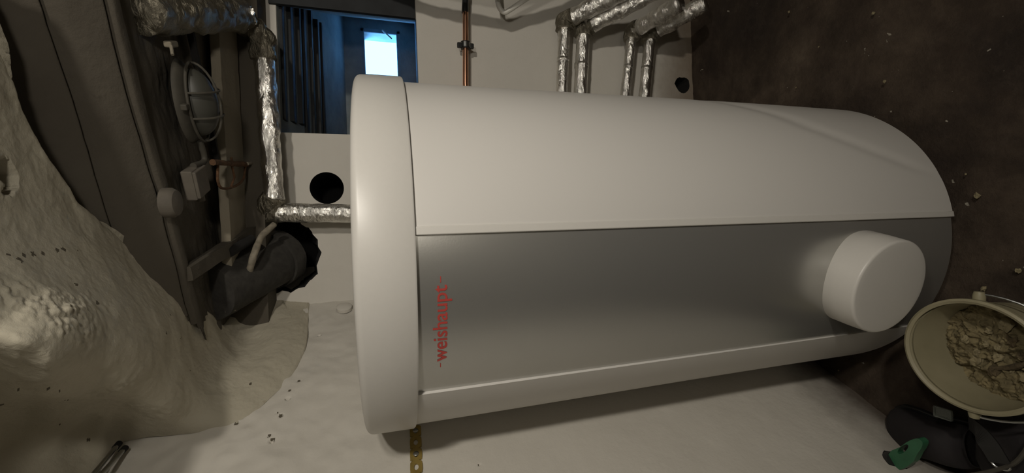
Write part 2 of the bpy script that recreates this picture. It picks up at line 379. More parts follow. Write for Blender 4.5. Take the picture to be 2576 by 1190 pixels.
# rough plastered vault springing that hangs over the left wall
SOF = [[(0.428,0.633,1.750),(0.339,0.602,1.737),(0.260,0.575,1.726),(0.189,0.553,1.717),(0.125,0.533,1.710),(0.066,0.514,1.703),(0.011,0.498,1.697),(-0.039,0.486,1.695),(-0.088,0.480,1.698),(-0.137,0.481,1.707),(-0.186,0.486,1.719),(-0.235,0.487,1.729),(-0.279,0.483,1.732),(-0.317,0.470,1.727),(-0.346,0.451,1.715)],
[(0.394,0.723,1.760),(0.317,0.699,1.752),(0.246,0.679,1.746),(0.180,0.661,1.741),(0.118,0.642,1.735),(0.060,0.622,1.727),(0.005,0.598,1.716),(-0.045,0.581,1.709),(-0.097,0.590,1.723),(-0.153,0.614,1.750),(-0.209,0.627,1.768),(-0.261,0.627,1.775),(-0.307,0.615,1.772),(-0.351,0.604,1.769),(-0.393,0.593,1.767)],
[(0.305,0.772,1.760),(0.246,0.760,1.757),(0.188,0.748,1.753),(0.132,0.732,1.746),(0.078,0.716,1.740),(0.027,0.694,1.729),(-0.021,0.658,1.709),(-0.063,0.625,1.689),(-0.109,0.635,1.700),(-0.179,0.745,1.782),(-0.256,0.827,1.845),(-0.315,0.833,1.854),(-0.349,0.781,1.821),(-0.372,0.722,1.782),(-0.397,0.681,1.756)],
[(0.252,0.790,1.760),(0.203,0.786,1.758),(0.153,0.774,1.751),(0.104,0.764,1.745),(0.056,0.753,1.738),(0.010,0.731,1.724),(-0.033,0.694,1.701),(-0.071,0.655,1.676),(-0.107,0.634,1.662),(-0.167,0.725,1.722),(-0.256,0.880,1.823),(-0.333,0.945,1.866),(-0.378,0.914,1.847),(-0.396,0.836,1.796),(-0.410,0.766,1.751)],
[(0.197,0.811,1.759),(0.154,0.802,1.752),(0.113,0.796,1.746),(0.072,0.792,1.742),(0.031,0.779,1.732),(-0.009,0.753,1.714),(-0.045,0.718,1.691),(-0.077,0.681,1.666),(-0.108,0.656,1.650),(-0.148,0.684,1.665),(-0.222,0.828,1.750),(-0.307,0.959,1.827),(-0.366,0.984,1.840),(-0.396,0.935,1.808),(-0.414,0.871,1.768)],
[(0.151,0.830,1.751),(0.115,0.830,1.748),(0.080,0.829,1.745),(0.044,0.821,1.737),(0.009,0.803,1.723),(-0.025,0.775,1.704),(-0.056,0.744,1.683),(-0.085,0.714,1.662),(-0.113,0.699,1.651),(-0.148,0.721,1.661),(-0.200,0.802,1.704),(-0.271,0.924,1.770),(-0.343,1.018,1.819),(-0.388,1.019,1.815),(-0.411,0.967,1.783)],
[(0.109,0.873,1.750),(0.079,0.875,1.748),(0.048,0.868,1.740),(0.017,0.854,1.728),(-0.013,0.833,1.713),(-0.041,0.809,1.696),(-0.068,0.784,1.679),(-0.093,0.763,1.665),(-0.119,0.755,1.657),(-0.149,0.768,1.661),(-0.186,0.809,1.679),(-0.233,0.875,1.710),(-0.290,0.958,1.750),(-0.350,1.035,1.785),(-0.397,1.059,1.793)],
[(0.076,0.903,1.749),(0.047,0.899,1.742),(0.019,0.889,1.731),(-0.009,0.875,1.718),(-0.036,0.858,1.704),(-0.062,0.840,1.689),(-0.087,0.822,1.675),(-0.111,0.811,1.664),(-0.137,0.811,1.660),(-0.167,0.827,1.663),(-0.201,0.859,1.673),(-0.241,0.902,1.689),(-0.286,0.955,1.709),(-0.337,1.015,1.731),(-0.388,1.064,1.748)],
[(0.032,0.988,1.740),(0.004,0.980,1.731),(-0.023,0.969,1.721),(-0.049,0.956,1.709),(-0.075,0.938,1.696),(-0.099,0.919,1.682),(-0.123,0.903,1.670),(-0.148,0.896,1.662),(-0.175,0.903,1.660),(-0.205,0.921,1.664),(-0.237,0.945,1.669),(-0.272,0.970,1.675),(-0.307,0.995,1.681),(-0.346,1.025,1.688),(-0.390,1.061,1.698)],
[(-0.008,1.034,1.731),(-0.034,1.031,1.723),(-0.059,1.024,1.713),(-0.084,1.008,1.700),(-0.108,0.992,1.686),(-0.132,0.981,1.675),(-0.156,0.977,1.667),(-0.183,0.986,1.665),(-0.212,1.002,1.665),(-0.242,1.020,1.666),(-0.273,1.035,1.665),(-0.303,1.045,1.663),(-0.333,1.053,1.659),(-0.364,1.061,1.656),(-0.394,1.066,1.650)],
[(-0.055,1.054,1.717),(-0.077,1.046,1.706),(-0.099,1.038,1.695),(-0.122,1.033,1.685),(-0.145,1.035,1.678),(-0.169,1.045,1.673),(-0.195,1.060,1.671),(-0.222,1.078,1.670),(-0.250,1.092,1.667),(-0.277,1.101,1.662),(-0.302,1.102,1.653),(-0.325,1.096,1.642),(-0.348,1.088,1.631),(-0.370,1.079,1.619),(-0.392,1.071,1.608)],
[(-0.085,1.109,1.705),(-0.106,1.107,1.696),(-0.128,1.109,1.689),(-0.152,1.118,1.685),(-0.176,1.131,1.681),(-0.201,1.147,1.679),(-0.227,1.160,1.675),(-0.252,1.166,1.669),(-0.275,1.163,1.659),(-0.296,1.152,1.646),(-0.315,1.137,1.632),(-0.333,1.120,1.618),(-0.352,1.104,1.604),(-0.370,1.090,1.591),(-0.389,1.079,1.579)],
[(-0.119,1.183,1.697),(-0.140,1.192,1.693),(-0.163,1.205,1.689),(-0.186,1.219,1.686),(-0.210,1.231,1.683),(-0.233,1.238,1.677),(-0.255,1.235,1.668),(-0.274,1.221,1.654),(-0.290,1.199,1.639),(-0.306,1.175,1.623),(-0.321,1.153,1.608),(-0.336,1.133,1.595),(-0.352,1.116,1.582),(-0.368,1.102,1.570),(-0.384,1.090,1.559)],
[(-0.193,1.299,1.688),(-0.211,1.309,1.684),(-0.229,1.312,1.678),(-0.245,1.305,1.669),(-0.259,1.291,1.658),(-0.271,1.271,1.645),(-0.282,1.248,1.631),(-0.293,1.223,1.616),(-0.303,1.200,1.603),(-0.313,1.180,1.590),(-0.324,1.163,1.579),(-0.336,1.148,1.569),(-0.347,1.136,1.559),(-0.359,1.124,1.550),(-0.371,1.115,1.541)],
[(-0.221,1.357,1.680),(-0.234,1.352,1.671),(-0.246,1.340,1.659),(-0.257,1.322,1.647),(-0.267,1.302,1.633),(-0.276,1.280,1.620),(-0.284,1.257,1.606),(-0.292,1.235,1.593),(-0.301,1.216,1.581),(-0.309,1.199,1.569),(-0.318,1.184,1.559),(-0.328,1.172,1.549),(-0.337,1.161,1.539),(-0.347,1.151,1.531),(-0.357,1.143,1.522)],
[(-0.195,1.428,1.675),(-0.210,1.421,1.665),(-0.223,1.406,1.653),(-0.236,1.385,1.639),(-0.246,1.360,1.625),(-0.257,1.333,1.610),(-0.266,1.306,1.595),(-0.275,1.281,1.581),(-0.285,1.257,1.568),(-0.294,1.237,1.555),(-0.304,1.219,1.544),(-0.314,1.204,1.533),(-0.324,1.191,1.523),(-0.335,1.180,1.514),(-0.345,1.170,1.505)],
[(-0.176,1.479,1.647),(-0.189,1.466,1.636),(-0.202,1.447,1.624),(-0.214,1.425,1.611),(-0.226,1.399,1.598),(-0.236,1.372,1.585),(-0.246,1.345,1.571),(-0.255,1.319,1.558),(-0.265,1.296,1.547),(-0.275,1.277,1.536),(-0.285,1.260,1.526),(-0.295,1.245,1.516),(-0.305,1.232,1.507),(-0.316,1.220,1.498),(-0.326,1.209,1.490)],
[(-0.152,1.526,1.610),(-0.166,1.509,1.601),(-0.179,1.489,1.591),(-0.192,1.467,1.580),(-0.203,1.443,1.570),(-0.215,1.418,1.559),(-0.225,1.393,1.548),(-0.236,1.368,1.538),(-0.246,1.345,1.528),(-0.256,1.324,1.519),(-0.266,1.306,1.510),(-0.276,1.290,1.502),(-0.287,1.275,1.495),(-0.297,1.261,1.488),(-0.307,1.249,1.481)],
[(-0.147,1.539,1.594),(-0.159,1.523,1.586),(-0.171,1.505,1.576),(-0.183,1.485,1.567),(-0.194,1.465,1.558),(-0.204,1.444,1.548),(-0.214,1.422,1.539),(-0.224,1.400,1.530),(-0.234,1.380,1.521),(-0.243,1.360,1.512),(-0.253,1.342,1.504),(-0.262,1.326,1.497),(-0.271,1.312,1.489),(-0.281,1.298,1.482),(-0.290,1.286,1.476)],
[(-0.173,1.502,1.577),(-0.181,1.489,1.569),(-0.188,1.476,1.561),(-0.195,1.463,1.554),(-0.202,1.450,1.546),(-0.209,1.436,1.538),(-0.216,1.422,1.531),(-0.222,1.409,1.523),(-0.229,1.396,1.516),(-0.235,1.383,1.509),(-0.242,1.372,1.502),(-0.248,1.361,1.495),(-0.255,1.351,1.489),(-0.261,1.342,1.483),(-0.268,1.333,1.477)],
[(-0.175,1.510,1.536),(-0.179,1.504,1.533),(-0.182,1.498,1.529),(-0.186,1.492,1.525),(-0.190,1.485,1.522),(-0.194,1.479,1.518),(-0.197,1.473,1.515),(-0.201,1.466,1.511),(-0.205,1.460,1.508),(-0.208,1.454,1.504),(-0.212,1.448,1.501),(-0.215,1.442,1.498),(-0.219,1.435,1.494),(-0.222,1.429,1.491),(-0.226,1.424,1.488)],
[(-0.178,1.516,1.506),(-0.179,1.515,1.505),(-0.180,1.514,1.505),(-0.180,1.513,1.504),(-0.181,1.511,1.503),(-0.182,1.510,1.503),(-0.183,1.509,1.502),(-0.184,1.508,1.502),(-0.184,1.506,1.501),(-0.185,1.505,1.500),(-0.186,1.504,1.500),(-0.187,1.503,1.499),(-0.187,1.501,1.499),(-0.188,1.500,1.498),(-0.189,1.499,1.497)]]
PITS = [(Vector(c), r) for c, r in [((-0.2211, 0.8285, 1.8108), 0.0033), ((-0.1823, 0.7629, 1.7620), 0.0050), ((-0.1827, 0.7553, 1.7409), 0.0044), ((-0.2452, 0.8656, 1.7959), 0.0028), ((-0.2413, 0.8590, 1.7927), 0.0028), ((-0.1880, 0.7581, 1.7124), 0.0022), ((-0.1982, 0.7830, 1.7159), 0.0022), ((-0.2355, 0.8578, 1.7518), 0.0022), ((-0.2670, 0.8882, 1.8437), 0.0022), ((-0.2540, 0.8774, 1.8175), 0.0022), ((-0.2844, 0.9166, 1.8403), 0.0044), ((-0.3026, 0.9413, 1.8426), 0.0022), ((-0.3083, 0.9641, 1.8233), 0.0022), ((-0.3381, 0.9959, 1.8310), 0.0033), ((-0.2904, 0.9096, 1.8585), 0.0033), ((-0.3569, 0.9496, 1.8612), 0.0022), ((-0.3655, 1.0320, 1.8216), 0.0022), ((-0.1332, 1.0393, 1.6814), 0.0016), ((-0.1631, 0.9870, 1.6673), 0.0016), ((-0.1712, 0.9518, 1.6623), 0.0022), ((-0.1877, 1.0596, 1.6723), 0.0016), ((-0.2637, 1.0808, 1.6648), 0.0022), ((-0.2192, 0.8649, 1.6903), 0.0022), ((-0.0060, 0.7214, 1.7160), 0.0050), ((0.0014, 0.7114, 1.7201), 0.0016), ((0.0006, 0.7349, 1.7191), 0.0022), ((0.0012, 0.7515, 1.7190), 0.0028), ((0.0018, 0.7694, 1.7190), 0.0028), ((0.0048, 0.7951, 1.7207), 0.0033), ((0.0057, 0.8086, 1.7215), 0.0033), ((0.0027, 0.8378, 1.7212), 0.0022), ((-0.0465, 0.7866, 1.6915), 0.0022), ((-0.0775, 0.8021, 1.6768), 0.0022), ((-0.3291, 1.1115, 1.6302), 0.0022), ((-0.2974, 1.1065, 1.6544), 0.0016), ((-0.3287, 1.1569, 1.5752), 0.0028), ((-0.0312, 0.9438, 1.7152), 0.0016)]]
def build_soffit():
    A = [[Vector(p) for p in r] for r in SOF]
    # upward return behind the free edge, so the mass is solid
    for r in A:
        e = r[0]; d = (r[0] - r[1]).normalized()
        for q in (d * 0.006 + Vector((0, 0, 0.012)), d * 0.008 + Vector((0, 0, 0.04)), d * 0.008 + Vector((0, 0, 0.12)), d * 0.008 + Vector((0, 0, 0.32))): r.insert(0, e + q)
    nr, nc = len(A), len(A[0]); sub = 18
    def cr(a, b, c, d, t): return 0.5 * ((2 * b) + (c - a) * t + (2 * a - 5 * b + 4 * c - d) * t * t + (3 * b - a - 3 * c + d) * t ** 3)
    def at(i, j): return A[max(0, min(nr - 1, i))][max(0, min(nc - 1, j))]
    U = (nr - 1) * sub; W = (nc - 1) * sub; G = []
    for a in range(U + 1):
        i = min(a // sub, nr - 2); t = (a - i * sub) / sub; row = []
        for b in range(W + 1):
            j = min(b // sub, nc - 2); s = (b - j * sub) / sub
            q = [cr(at(i + k, j - 1), at(i + k, j), at(i + k, j + 1), at(i + k, j + 2), s) for k in (-1, 0, 1, 2)]
            row.append(cr(q[0], q[1], q[2], q[3], t))
        G.append(row)
    lumps = [(Vector((-0.0231, 0.6705, 1.6900)), 0.05), (Vector((-0.0609, 0.6860, 1.6700)), 0.04), (Vector((-0.0921, 0.7497, 1.6700)), 0.04), (Vector((-0.0856, 0.7120, 1.6700)), 0.04), (Vector((-0.2258, 0.8748, 1.6900)), 0.035), (Vector((-0.3019, 1.0068, 1.6800)), 0.03)]
    hole = Vector((0.1088, 0.7500, 1.7500))
    v = []
    for a in range(U + 1):
        for b in range(W + 1):
            p = G[a][b]
            du = G[min(U, a + 1)][b] - G[max(0, a - 1)][b]; dv = G[a][min(W, b + 1)] - G[a][max(0, b - 1)]
            n = du.cross(dv)
            n = n.normalized() if n.length > 1e-9 else Vector((0, 0, -1))
            if n.dot(Vector((0, 0, 1.25)) - p) < 0: n = -n
            o = 0.007 * fbm(p, 5, 3) + 0.0012 * fbm(p, 38, 3)
            for c, r in lumps:
                d = (p - c).length
                if d < r * 1.3: d /= 1.3; o += (0.002 + 0.005 * abs(fbm(p, 40, 3))) * (1 - d / r) ** 0.7
            k = min(1.0, (U - a) / 12) * min(1.0, (W - b) / 10)
            o *= max(0.05, k)
            d = (p - hole).length * (1 + 0.4 * noise.noise(p * 60))
            if d < 0.022: o -= 0.09
            v.append(p + n * o)
    f = [(a * (W + 1) + b, a * (W + 1) + b + 1, (a + 1) * (W + 1) + b + 1, (a + 1) * (W + 1) + b) for a in range(U) for b in range(W)]
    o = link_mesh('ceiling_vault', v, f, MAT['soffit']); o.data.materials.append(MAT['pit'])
    for p in o.data.polygons:
        c = p.center
        for q, r in PITS:
            d = c - q
            if abs(d.x) < 0.03 and abs(d.y) < 0.03 and d.length < (0.55 * r + 0.0018) * (1 + 0.7 * noise.noise(c * 120)): p.material_index = 1; break
    return o
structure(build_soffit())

# ceiling: old plastered slabs and boards, laid square to the left wall
def left_edge(y):
    P = [(-2, 0.75), (0.4, 0.48), (0.70, 0.28), (0.86, 0.12), (1.04, -0.02), (1.20, -0.16), (1.37, -0.27), (3, -0.32)]
    for (a, xa), (b, xb) in zip(P, P[1:]):
        if a <= y <= b: return xa + (xb - xa) * (y - a) / (b - a)
    return -0.3
def sstep(a, b, x):
    t = max(0.0, min(1.0, (x - a) / (b - a))); return t * t * (3 - 2 * t)
def ceil_pt(u, v):
    b = -1.9 + 2.65 * v / 0.22 if v < 0.22 else (0.75 + 0.5 * (v - 0.22) / 0.66 if v < 0.88 else 1.25 + 0.27 * (v - 0.88) / 0.12); a = -1.3 + 3.9 * u          # b runs along the left wall, a square to it
    p = NL * a + DL * b
    z = 0.425 + 0.004 * fbm(p, 3, 3) + 0.0010 * fbm(p, 30, 3)
    z += 0.20 * (1 - sstep(0.80, 0.98, b))
    z += 0.09 * (1 - sstep(0.2, 0.6, b))
    z += 0.012 * (sstep(0.985, 1.0, b) - sstep(1.225, 1.24, b))
    if 1.0 < b < 1.23: z += 0.006 * fbm(p, 9, 4)
    for g0, gw in ((0.915, 0.004), (0.962, 0.003), (0.86, 0.002)): z += 0.022 * math.exp(-((b - g0 + 0.010 * noise.noise(p * 3 + Vector((g0 * 9, 0, 0)))) / gw) ** 2)
    p.z = z + 1.25
    return p
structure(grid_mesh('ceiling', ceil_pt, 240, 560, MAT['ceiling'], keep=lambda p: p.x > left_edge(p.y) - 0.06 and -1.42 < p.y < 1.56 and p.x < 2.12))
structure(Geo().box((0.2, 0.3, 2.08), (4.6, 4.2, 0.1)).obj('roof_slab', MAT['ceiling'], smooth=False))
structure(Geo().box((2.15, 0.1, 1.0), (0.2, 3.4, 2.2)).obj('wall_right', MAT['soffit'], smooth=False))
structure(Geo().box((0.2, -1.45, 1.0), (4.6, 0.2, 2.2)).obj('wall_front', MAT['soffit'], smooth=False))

def board(name, p0, p1, w, th, mat, z_off=0.0, sag=0.004, label=None):
    p0 = Vector(p0); p1 = Vector(p1); L = (p1 - p0).length; n = 40; ax = (p1 - p0).normalized(); side = Vector((0, 0, 1)).cross(ax).normalized()
    v = []; f = []
    for i in range(n + 1):
        c = p0.lerp(p1, i / n); wob = sag * noise.noise(c * 9); cz = c.z + z_off + 0.5 * wob
        for k, (a, b) in enumerate(((-1, 0), (-0.93, -1), (-0.3, -1.03), (0.3, -1.0), (0.93, -1), (1, 0), (1, 1), (-1, 1))):
            q = c + side * (a * (w / 2 + 0.6 * sag * noise.noise(c * 14 + Vector((k, 0, 0))))); q.z = cz + b * th / 2 + 0.0015 * noise.noise(q * 40)
            v.append(q)
    for i in range(n):
        for k in range(8): f.append((i * 8 + k, i * 8 + (k + 1) % 8, (i + 1) * 8 + (k + 1) % 8, (i + 1) * 8 + k))
    f.append(tuple(range(8))[::-1]); f.append(tuple(n * 8 + k for k in range(8)))
    o = link_mesh(name, v, f, mat, auto=35); structure(o, label); return o
# three long limewashed boards, left wall to the far right, and the beam over the back wall
board('trim_1', (-0.1651, 1.3513, 1.6500), (0.7248, 1.3017, 1.6500), 0.150, 0.02, MAT['board'])
board('trim_2', (-0.1034, 1.5417, 1.6520), (0.9023, 1.5983, 1.6520), 0.034, 0.016, MAT['board'])
board('trim_3', (-0.0281, 1.5948, 1.6550), (0.8508, 1.5131, 1.6550), 0.050, 0.018, MAT['ceiling'])
board('trim_4', (-0.0563, 1.1017, 1.6750), (0.0730, 1.5053, 1.6100), 0.035, 0.02, MAT['ceiling'])
structure(Geo().box((0.8, 1.46, 1.655), (2.4, 0.12, 0.13)).obj('trim_5', MAT['ceiling'], smooth=False))
# planks that line the sloping head of the window shaft
for i in range(7):
    t = 0.05 + i * 0.085; y0 = 1.5 + 0.7 * t; z0 = 1.572 - 0.157 * 0.93 * t - 0.010
    g = Geo().box((0.655, y0, z0), (0.50 - 0.02 * (i % 3), 0.030 + 0.012 * (i % 2), 0.014 + 0.006 * (i % 3)))
    structure(bevel(g.obj('trim_%d' % (i + 6), MAT['dark_plank'], smooth=False), 0.002))

structure(Geo().box((0.935, 1.496, 1.354), (0.342, 0.014, 0.452)).obj('trim_15', MAT['dark_plank'], smooth=False))  # added dark sheet, paints the dim wall beside the opening
# window at the end of the shaft
wf = bpy.data.objects.new('window_1', None); COL.objects.link(wf); wf.location = (0.927, 2.21, 1.165); wf['kind'] = 'structure'
g = Geo(); x0, x1, z0, z1 = 0.806, 1.058, 1.145, 1.342
for c, s in (((x0 + .012, 2.205, (z0 + z1) / 2), (.022, .01, z1 - z0)), ((x1 - .012, 2.205, (z0 + z1) / 2), (.022, .01, z1 - z0)), (((x0 + x1) / 2, 2.205, z0 + .012), (x1 - x0, .01, .022)), (((x0 + x1) / 2, 2.205, z1 - .012), (x1 - x0, .01, .022))): g.box(c, s)
bevel(g.obj('frame', MAT['window_frame'], wf, smooth=False), 0.004)
Geo().box((0.927, 2.20, 1.243), (0.20, 0.004, 0.16)).obj('pane', MAT['glass'], wf, smooth=False)
Geo().tube([(1.0272, 2.1500, 1.2330), (1.0016, 2.1400, 1.2098), (0.9767, 2.1200, 1.1923)], 0.0035, 8).obj('latch', MAT['zinc'], wf)

# ================================================================== WATER TANK
TC = (-0.0234, 0.9857)
TX, TY = TC; R = 0.36; ZB = 0.04; ZR = 1.212
def az(a, r, z): a = math.radians(a); return Vector((TX + r * math.sin(a), TY - r * math.cos(a), z))
tank = empty('hot_water_tank', (TX, TY, 0.0), 'large upright white cylindrical hot water tank with a grey front panel', 'water tank')
AZ0, AZ1 = 6.0, -39.0        # the jacket stops either side of the grey panel
CREASE = [(75, 0.52), (57.0, 0.422), (50.6, 0.377), (42.5, 0.33), (37.9, 0.284), (30.6, 0.202), (24.7, 0.119), (21.3, 0.056), (16, -0.05)]
def crease(a, z):
    # shallow diagonal groove, low on the right side
    if a > 75: return 0.0
    za = None
    for (a1, z1), (a2, z2) in zip(CREASE, CREASE[1:]):
        if a2 <= a <= a1: za = z2 + (z1 - z2) * (a - a2) / (a1 - a2)
    if za is None: return 0.0
    fade = min(1.0, (75 - a) / 15.0) * min(1.0, max(0, a - 16) / 6)
    return 0.0032 * fade * min(1.0, (z - 0.02) / 0.12) * math.exp(-((z - za) / 0.036) ** 2)
def shell(a0, a1, r, z0, z1, th, n, nz=40, name='jacket', mat=None, bulge=0.0, parent=None, wav=0.0):
    v = []; f = []
    for j in range(nz + 1):
        z = z0 + (z1 - z0) * j / nz
        for i in range(n + 1):
            a = a0 + (a1 - a0) * i / n
            p = az(a, 1, z); q = Vector((math.sin(math.radians(a)), math.cos(math.radians(a)), z))
            cz_ = crease(math.degrees(0) + a0 + (a1 - a0) * i / n, z) if wav else 0.0
            rr = r - cz_ + wav * noise.noise(Vector((q.x * 2.2, q.y * 2.2, z * 1.2)))
            v.append(az(a, rr, z))
    m = n + 1; k = len(v)
    for j in range(nz + 1):
        z = z0 + (z1 - z0) * j / nz
        for i in range(n + 1): v.append(az(a0 + (a1 - a0) * i / n, r - th, z))
    for j in range(nz):
        for i in range(n):
            a = j * m + i; f.append((a, a + 1, a + m + 1, a + m)); f.append((k + a, k + a + m, k + a + m + 1, k + a + 1))
    for i in range(n): f.append((i, k + i, k + i + 1, i + 1)); a = nz * m + i; f.append((a, a + 1, k + a + 1, k + a))
    for j in range(nz): a = j * m; f.append((a, a + m, k + a + m, k + a)); b = a + n; f.append((b, k + b, k + b + m, b + m))
    return link_mesh(name, v, f, mat, parent, auto=40)
shell(AZ0, 360 + AZ1, R, ZB, ZR, 0.012, 240, 160, 'jacket', MAT['jacket'], parent=tank, wav=0.0025)
bevel(shell(AZ0 - 1.2, AZ0 + 0.9, R + 0.0022, ZB, ZR, 0.013, 4, 40, 'edge_trim', MAT['cap'], parent=tank), 0.0015)
panel = shell(AZ1 - 2, AZ0 + 2, R - 0.0030, ZB + 0.004, ZR, 0.003, 60, 30, 'front_panel', MAT['panel'], parent=tank)
# plinth and domed cap
g = Geo().lathe([(0.0, 0.0), (R - 0.05, 0.0), (R - 0.05, 0.03), (R - 0.004, ZB + 0.006), (R - 0.03, ZB + 0.012), (0, ZB + 0.012)], (TX, TY, 0.0), seg=96)
g.obj('plinth', MAT['black_rubber'], tank)
RC = 0.3687; zc0, zc1 = 1.2105, 1.2975
prof = [(RC - 0.012, zc0 + 0.002), (RC - 0.002, zc0), (RC, zc0 + 0.003), (RC - 0.001, zc1 - 0.012)]
for k in range(1, 7): a = k / 6 * math.pi / 2; prof.append((RC - 0.001 - 0.012 * (1 - math.cos(a)), zc1 - 0.012 + 0.012 * math.sin(a)))
prof += [(RC * 0.8, zc1 + 0.004), (RC * 0.5, zc1 + 0.008), (0.0001, zc1 + 0.010)]
Geo().lathe(prof, (TX, TY, 0.0), seg=160).obj('top_cap', MAT['cap'], tank, auto=60)
# brand lettering, bent round the panel
fc = bpy.data.curves.new('lettering', 'FONT'); fc.body = 'weishaupt'; fc.size = 1.0; fc.extrude = 0.0; fc.resolution_u = 6; fc.offset = 0.010
fo = bpy.data.objects.new('lettering_curve', fc); COL.objects.link(fo); bpy.context.view_layer.update()
me = bpy.data.meshes.new_from_object(fo.evaluated_get(bpy.context.evaluated_depsgraph_get()))
bpy.data.objects.remove(fo, do_unlink=True)
xs = [v.co.x for v in me.vertices]; ys = [v.co.y for v in me.vertices]; xm, xM = min(xs), max(xs)
A0, A1 = -27.9, -7.1; ZBASE = 1.1670; SY = 0.0215 / max(ys)
bm = bmesh.new(); bm.from_mesh(me)
bmesh.ops.triangulate(bm, faces=bm.faces[:])
bmesh.ops.subdivide_edges(bm, edges=[e for e in bm.edges if e.calc_length() > 0.12], cuts=2)
for v in bm.verts:
    v.co = az(A0 + (A1 - A0) * (v.co.x - xm) / (xM - xm), R - 0.0023, ZBASE + v.co.y * SY)
LV = [v.co.copy() for v in bm.verts]; LF = [tuple(v.index for v in f.verts) for f in bm.faces]; bm.verts.index_update()
LF = [tuple(v.index for v in f.verts) for f in bm.faces]; bm.free()
g = Geo().add(LV, LF)
for a0, a1 in ((-29.9, -28.6), (-6.5, -5.0)):
    zc = ZBASE + 0.0090; g.add([az(a0, R - 0.0023, zc - .0006), az(a1, R - 0.0023, zc - .0006), az(a1, R - 0.0023, zc + .0006), az(a0, R - 0.0023, zc + .0006)], [(0, 1, 2, 3)])
let = g.obj('lettering', MAT['red'], tank, smooth=False); let['label'] = 'red weishaupt lettering'
# round inspection cover low on the panel
ka = -14.6; kd = az(ka, 1, 0) - Vector((TX, TY, 0)); kc = az(ka, 0, 0.313)
pr = [(0.0001, 0.415), (0.080, 0.4155), (0.0905, 0.4145)]
for k in range(1, 6): a = k / 5 * math.pi / 2; pr.append((0.0905 + 0.0055 * math.sin(a), 0.4145 - 0.0055 * (1 - math.cos(a))))
pr += [(0.098, 0.38), (0.099, 0.345), (0.092, 0.333)]
Geo().lathe(pr[::-1], kc, kd, 96).obj('inspection_cover', MAT['cap'], tank, auto=50)

# ================================================================== FOIL-WRAPPED PIPES
def foil_pipe(name, label, segs, mat, group, tape_r=1.04, bands=()):
    t = empty(name, Vector(segs[0][1][0]), label, 'pipe', group)
    for nm, pts, r, wob in segs:
        dense = []
        for a, b in zip(pts, pts[1:]): dense += line(a, b, max(2, int((Vector(b) - Vector(a)).length / 0.008)))[:-1]
        dense.append(Vector(pts[-1]))
        Geo().tube(dense, r, 28, wob=wob).obj(nm, mat, t, auto=None)
    for a, b, r in bands:
        Geo().tube(line(a, b, 4), r, 28, wob=0.08).obj('tape_band', MAT['foil'], t, auto=None)
    return t
def curved(pts, sub=8): return [tuple(p) for p in smooth_path(pts, sub)]
YP = 1.42
GP = 'foil wrapped pipes between tank and right side'
def right_pipe(label, px_a, px_b, end, r, r2):
    a = Vector(px_a); b = Vector(px_b); e = Vector(end)
    start = Vector((0.10, YP, a.z + (a.z - b.z) / (a.x - b.x) * (0.10 - a.x)))
    d = (b - start).normalized()
    mid = [tuple(b - d * 0.02), tuple(b + (e - b).normalized() * 0.02)]
    t = foil_pipe('insulated_pipe', label, [
        ('straight_run', [tuple(start), tuple(b - d * 0.012)], r, 0.05),
        ('branch_run', [tuple(b + (e - b).normalized() * 0.012), tuple(e)], r2, 0.14)], MAT['foil'], GP)
    Geo().tube(curved([tuple(b - d * 0.03), tuple(b), tuple(b + (e - b).normalized() * 0.035)], 8), r2 * 1.04, 28, wob=0.25).obj('elbow_wrap', MAT['foil_dull'], t, auto=None)
    for k in (0.58, 0.79):
        c = start.lerp(b, k); Geo().tube([tuple(c - d * 0.008), tuple(c + d * 0.008)], r * 1.025, 28, wob=0.15).obj('tape_band', MAT['foil'], t, auto=None)
    return t
right_pipe('upper foil wrapped pipe of the upper pair right of the tank', (0.5118, 1.4200, 0.6226), (0.7737, 1.4200, 0.6010), (0.8385, 1.2000, 0.3825), 0.0215, 0.030)
right_pipe('lower foil wrapped pipe of the upper pair right of the tank', (0.5118, 1.4200, 0.5484), (0.7569, 1.4200, 0.5255), (0.8379, 1.2000, 0.2902), 0.0245, 0.030)
right_pipe('upper foil wrapped pipe of the lower pair right of the tank', (0.5106, 1.4200, 0.3631), (0.7657, 1.4200, 0.3213), (0.7752, 1.2200, 0.2584), 0.0190, 0.028)
right_pipe('lower foil wrapped pipe of the lower pair right of the tank', (0.5092, 1.4200, 0.2799), (0.7661, 1.4200, 0.2405), (0.8007, 1.2400, 0.1350), 0.0215, 0.030)

t = foil_pipe('insulated_riser', 'foil wrapped pipe rising behind the tank cap and turning right under the ceiling', [
    ('riser', [(0.0907, 1.4200, 1.3283), (0.0985, 1.4200, 1.5886)], 0.029, 0.06),
    ('upper_run', [(0.1319, 1.4000, 1.5638), (0.5829, 1.4000, 1.5780)], 0.028, 0.15)], MAT['foil'], None)
Geo().tube(curved([(0.0967, 1.4200, 1.5589), (0.1043, 1.4200, 1.5852), (0.1496, 1.4000, 1.5653)]), 0.032, 28, wob=0.4).obj('elbow_wrap', MAT['foil_dull'], t, auto=None)
Geo().tube(curved([(0.5480, 1.4000, 1.5750), (0.6130, 1.3900, 1.5817), (0.6451, 1.3600, 1.6278)]), 0.034, 28, wob=0.35).obj('elbow_wrap', MAT['foil_dull'], t, auto=None)
a = Vector((0.1415, 1.4400, 1.5552)); b = Vector((0.5051, 1.4400, 1.5604))
Geo().tube(line(a, b, 40), 0.008, 12, wob=0.2).obj('side_tube', MAT['old_conduit'], t)
t = foil_pipe('insulated_duct', 'thick dusty foil wrapped pipe running along the ceiling with an open torn end', [
    ('pipe_body', [(0.6392, 1.3300, 1.6134), (0.4455, 0.9500, 1.6750)], 0.040, 0.25)], MAT['foil_dull'], None)
a = Vector((0.6392, 1.3300, 1.6134)); b = Vector((0.4455, 0.9500, 1.6750)); d = (a - b).normalized()
g = Geo()
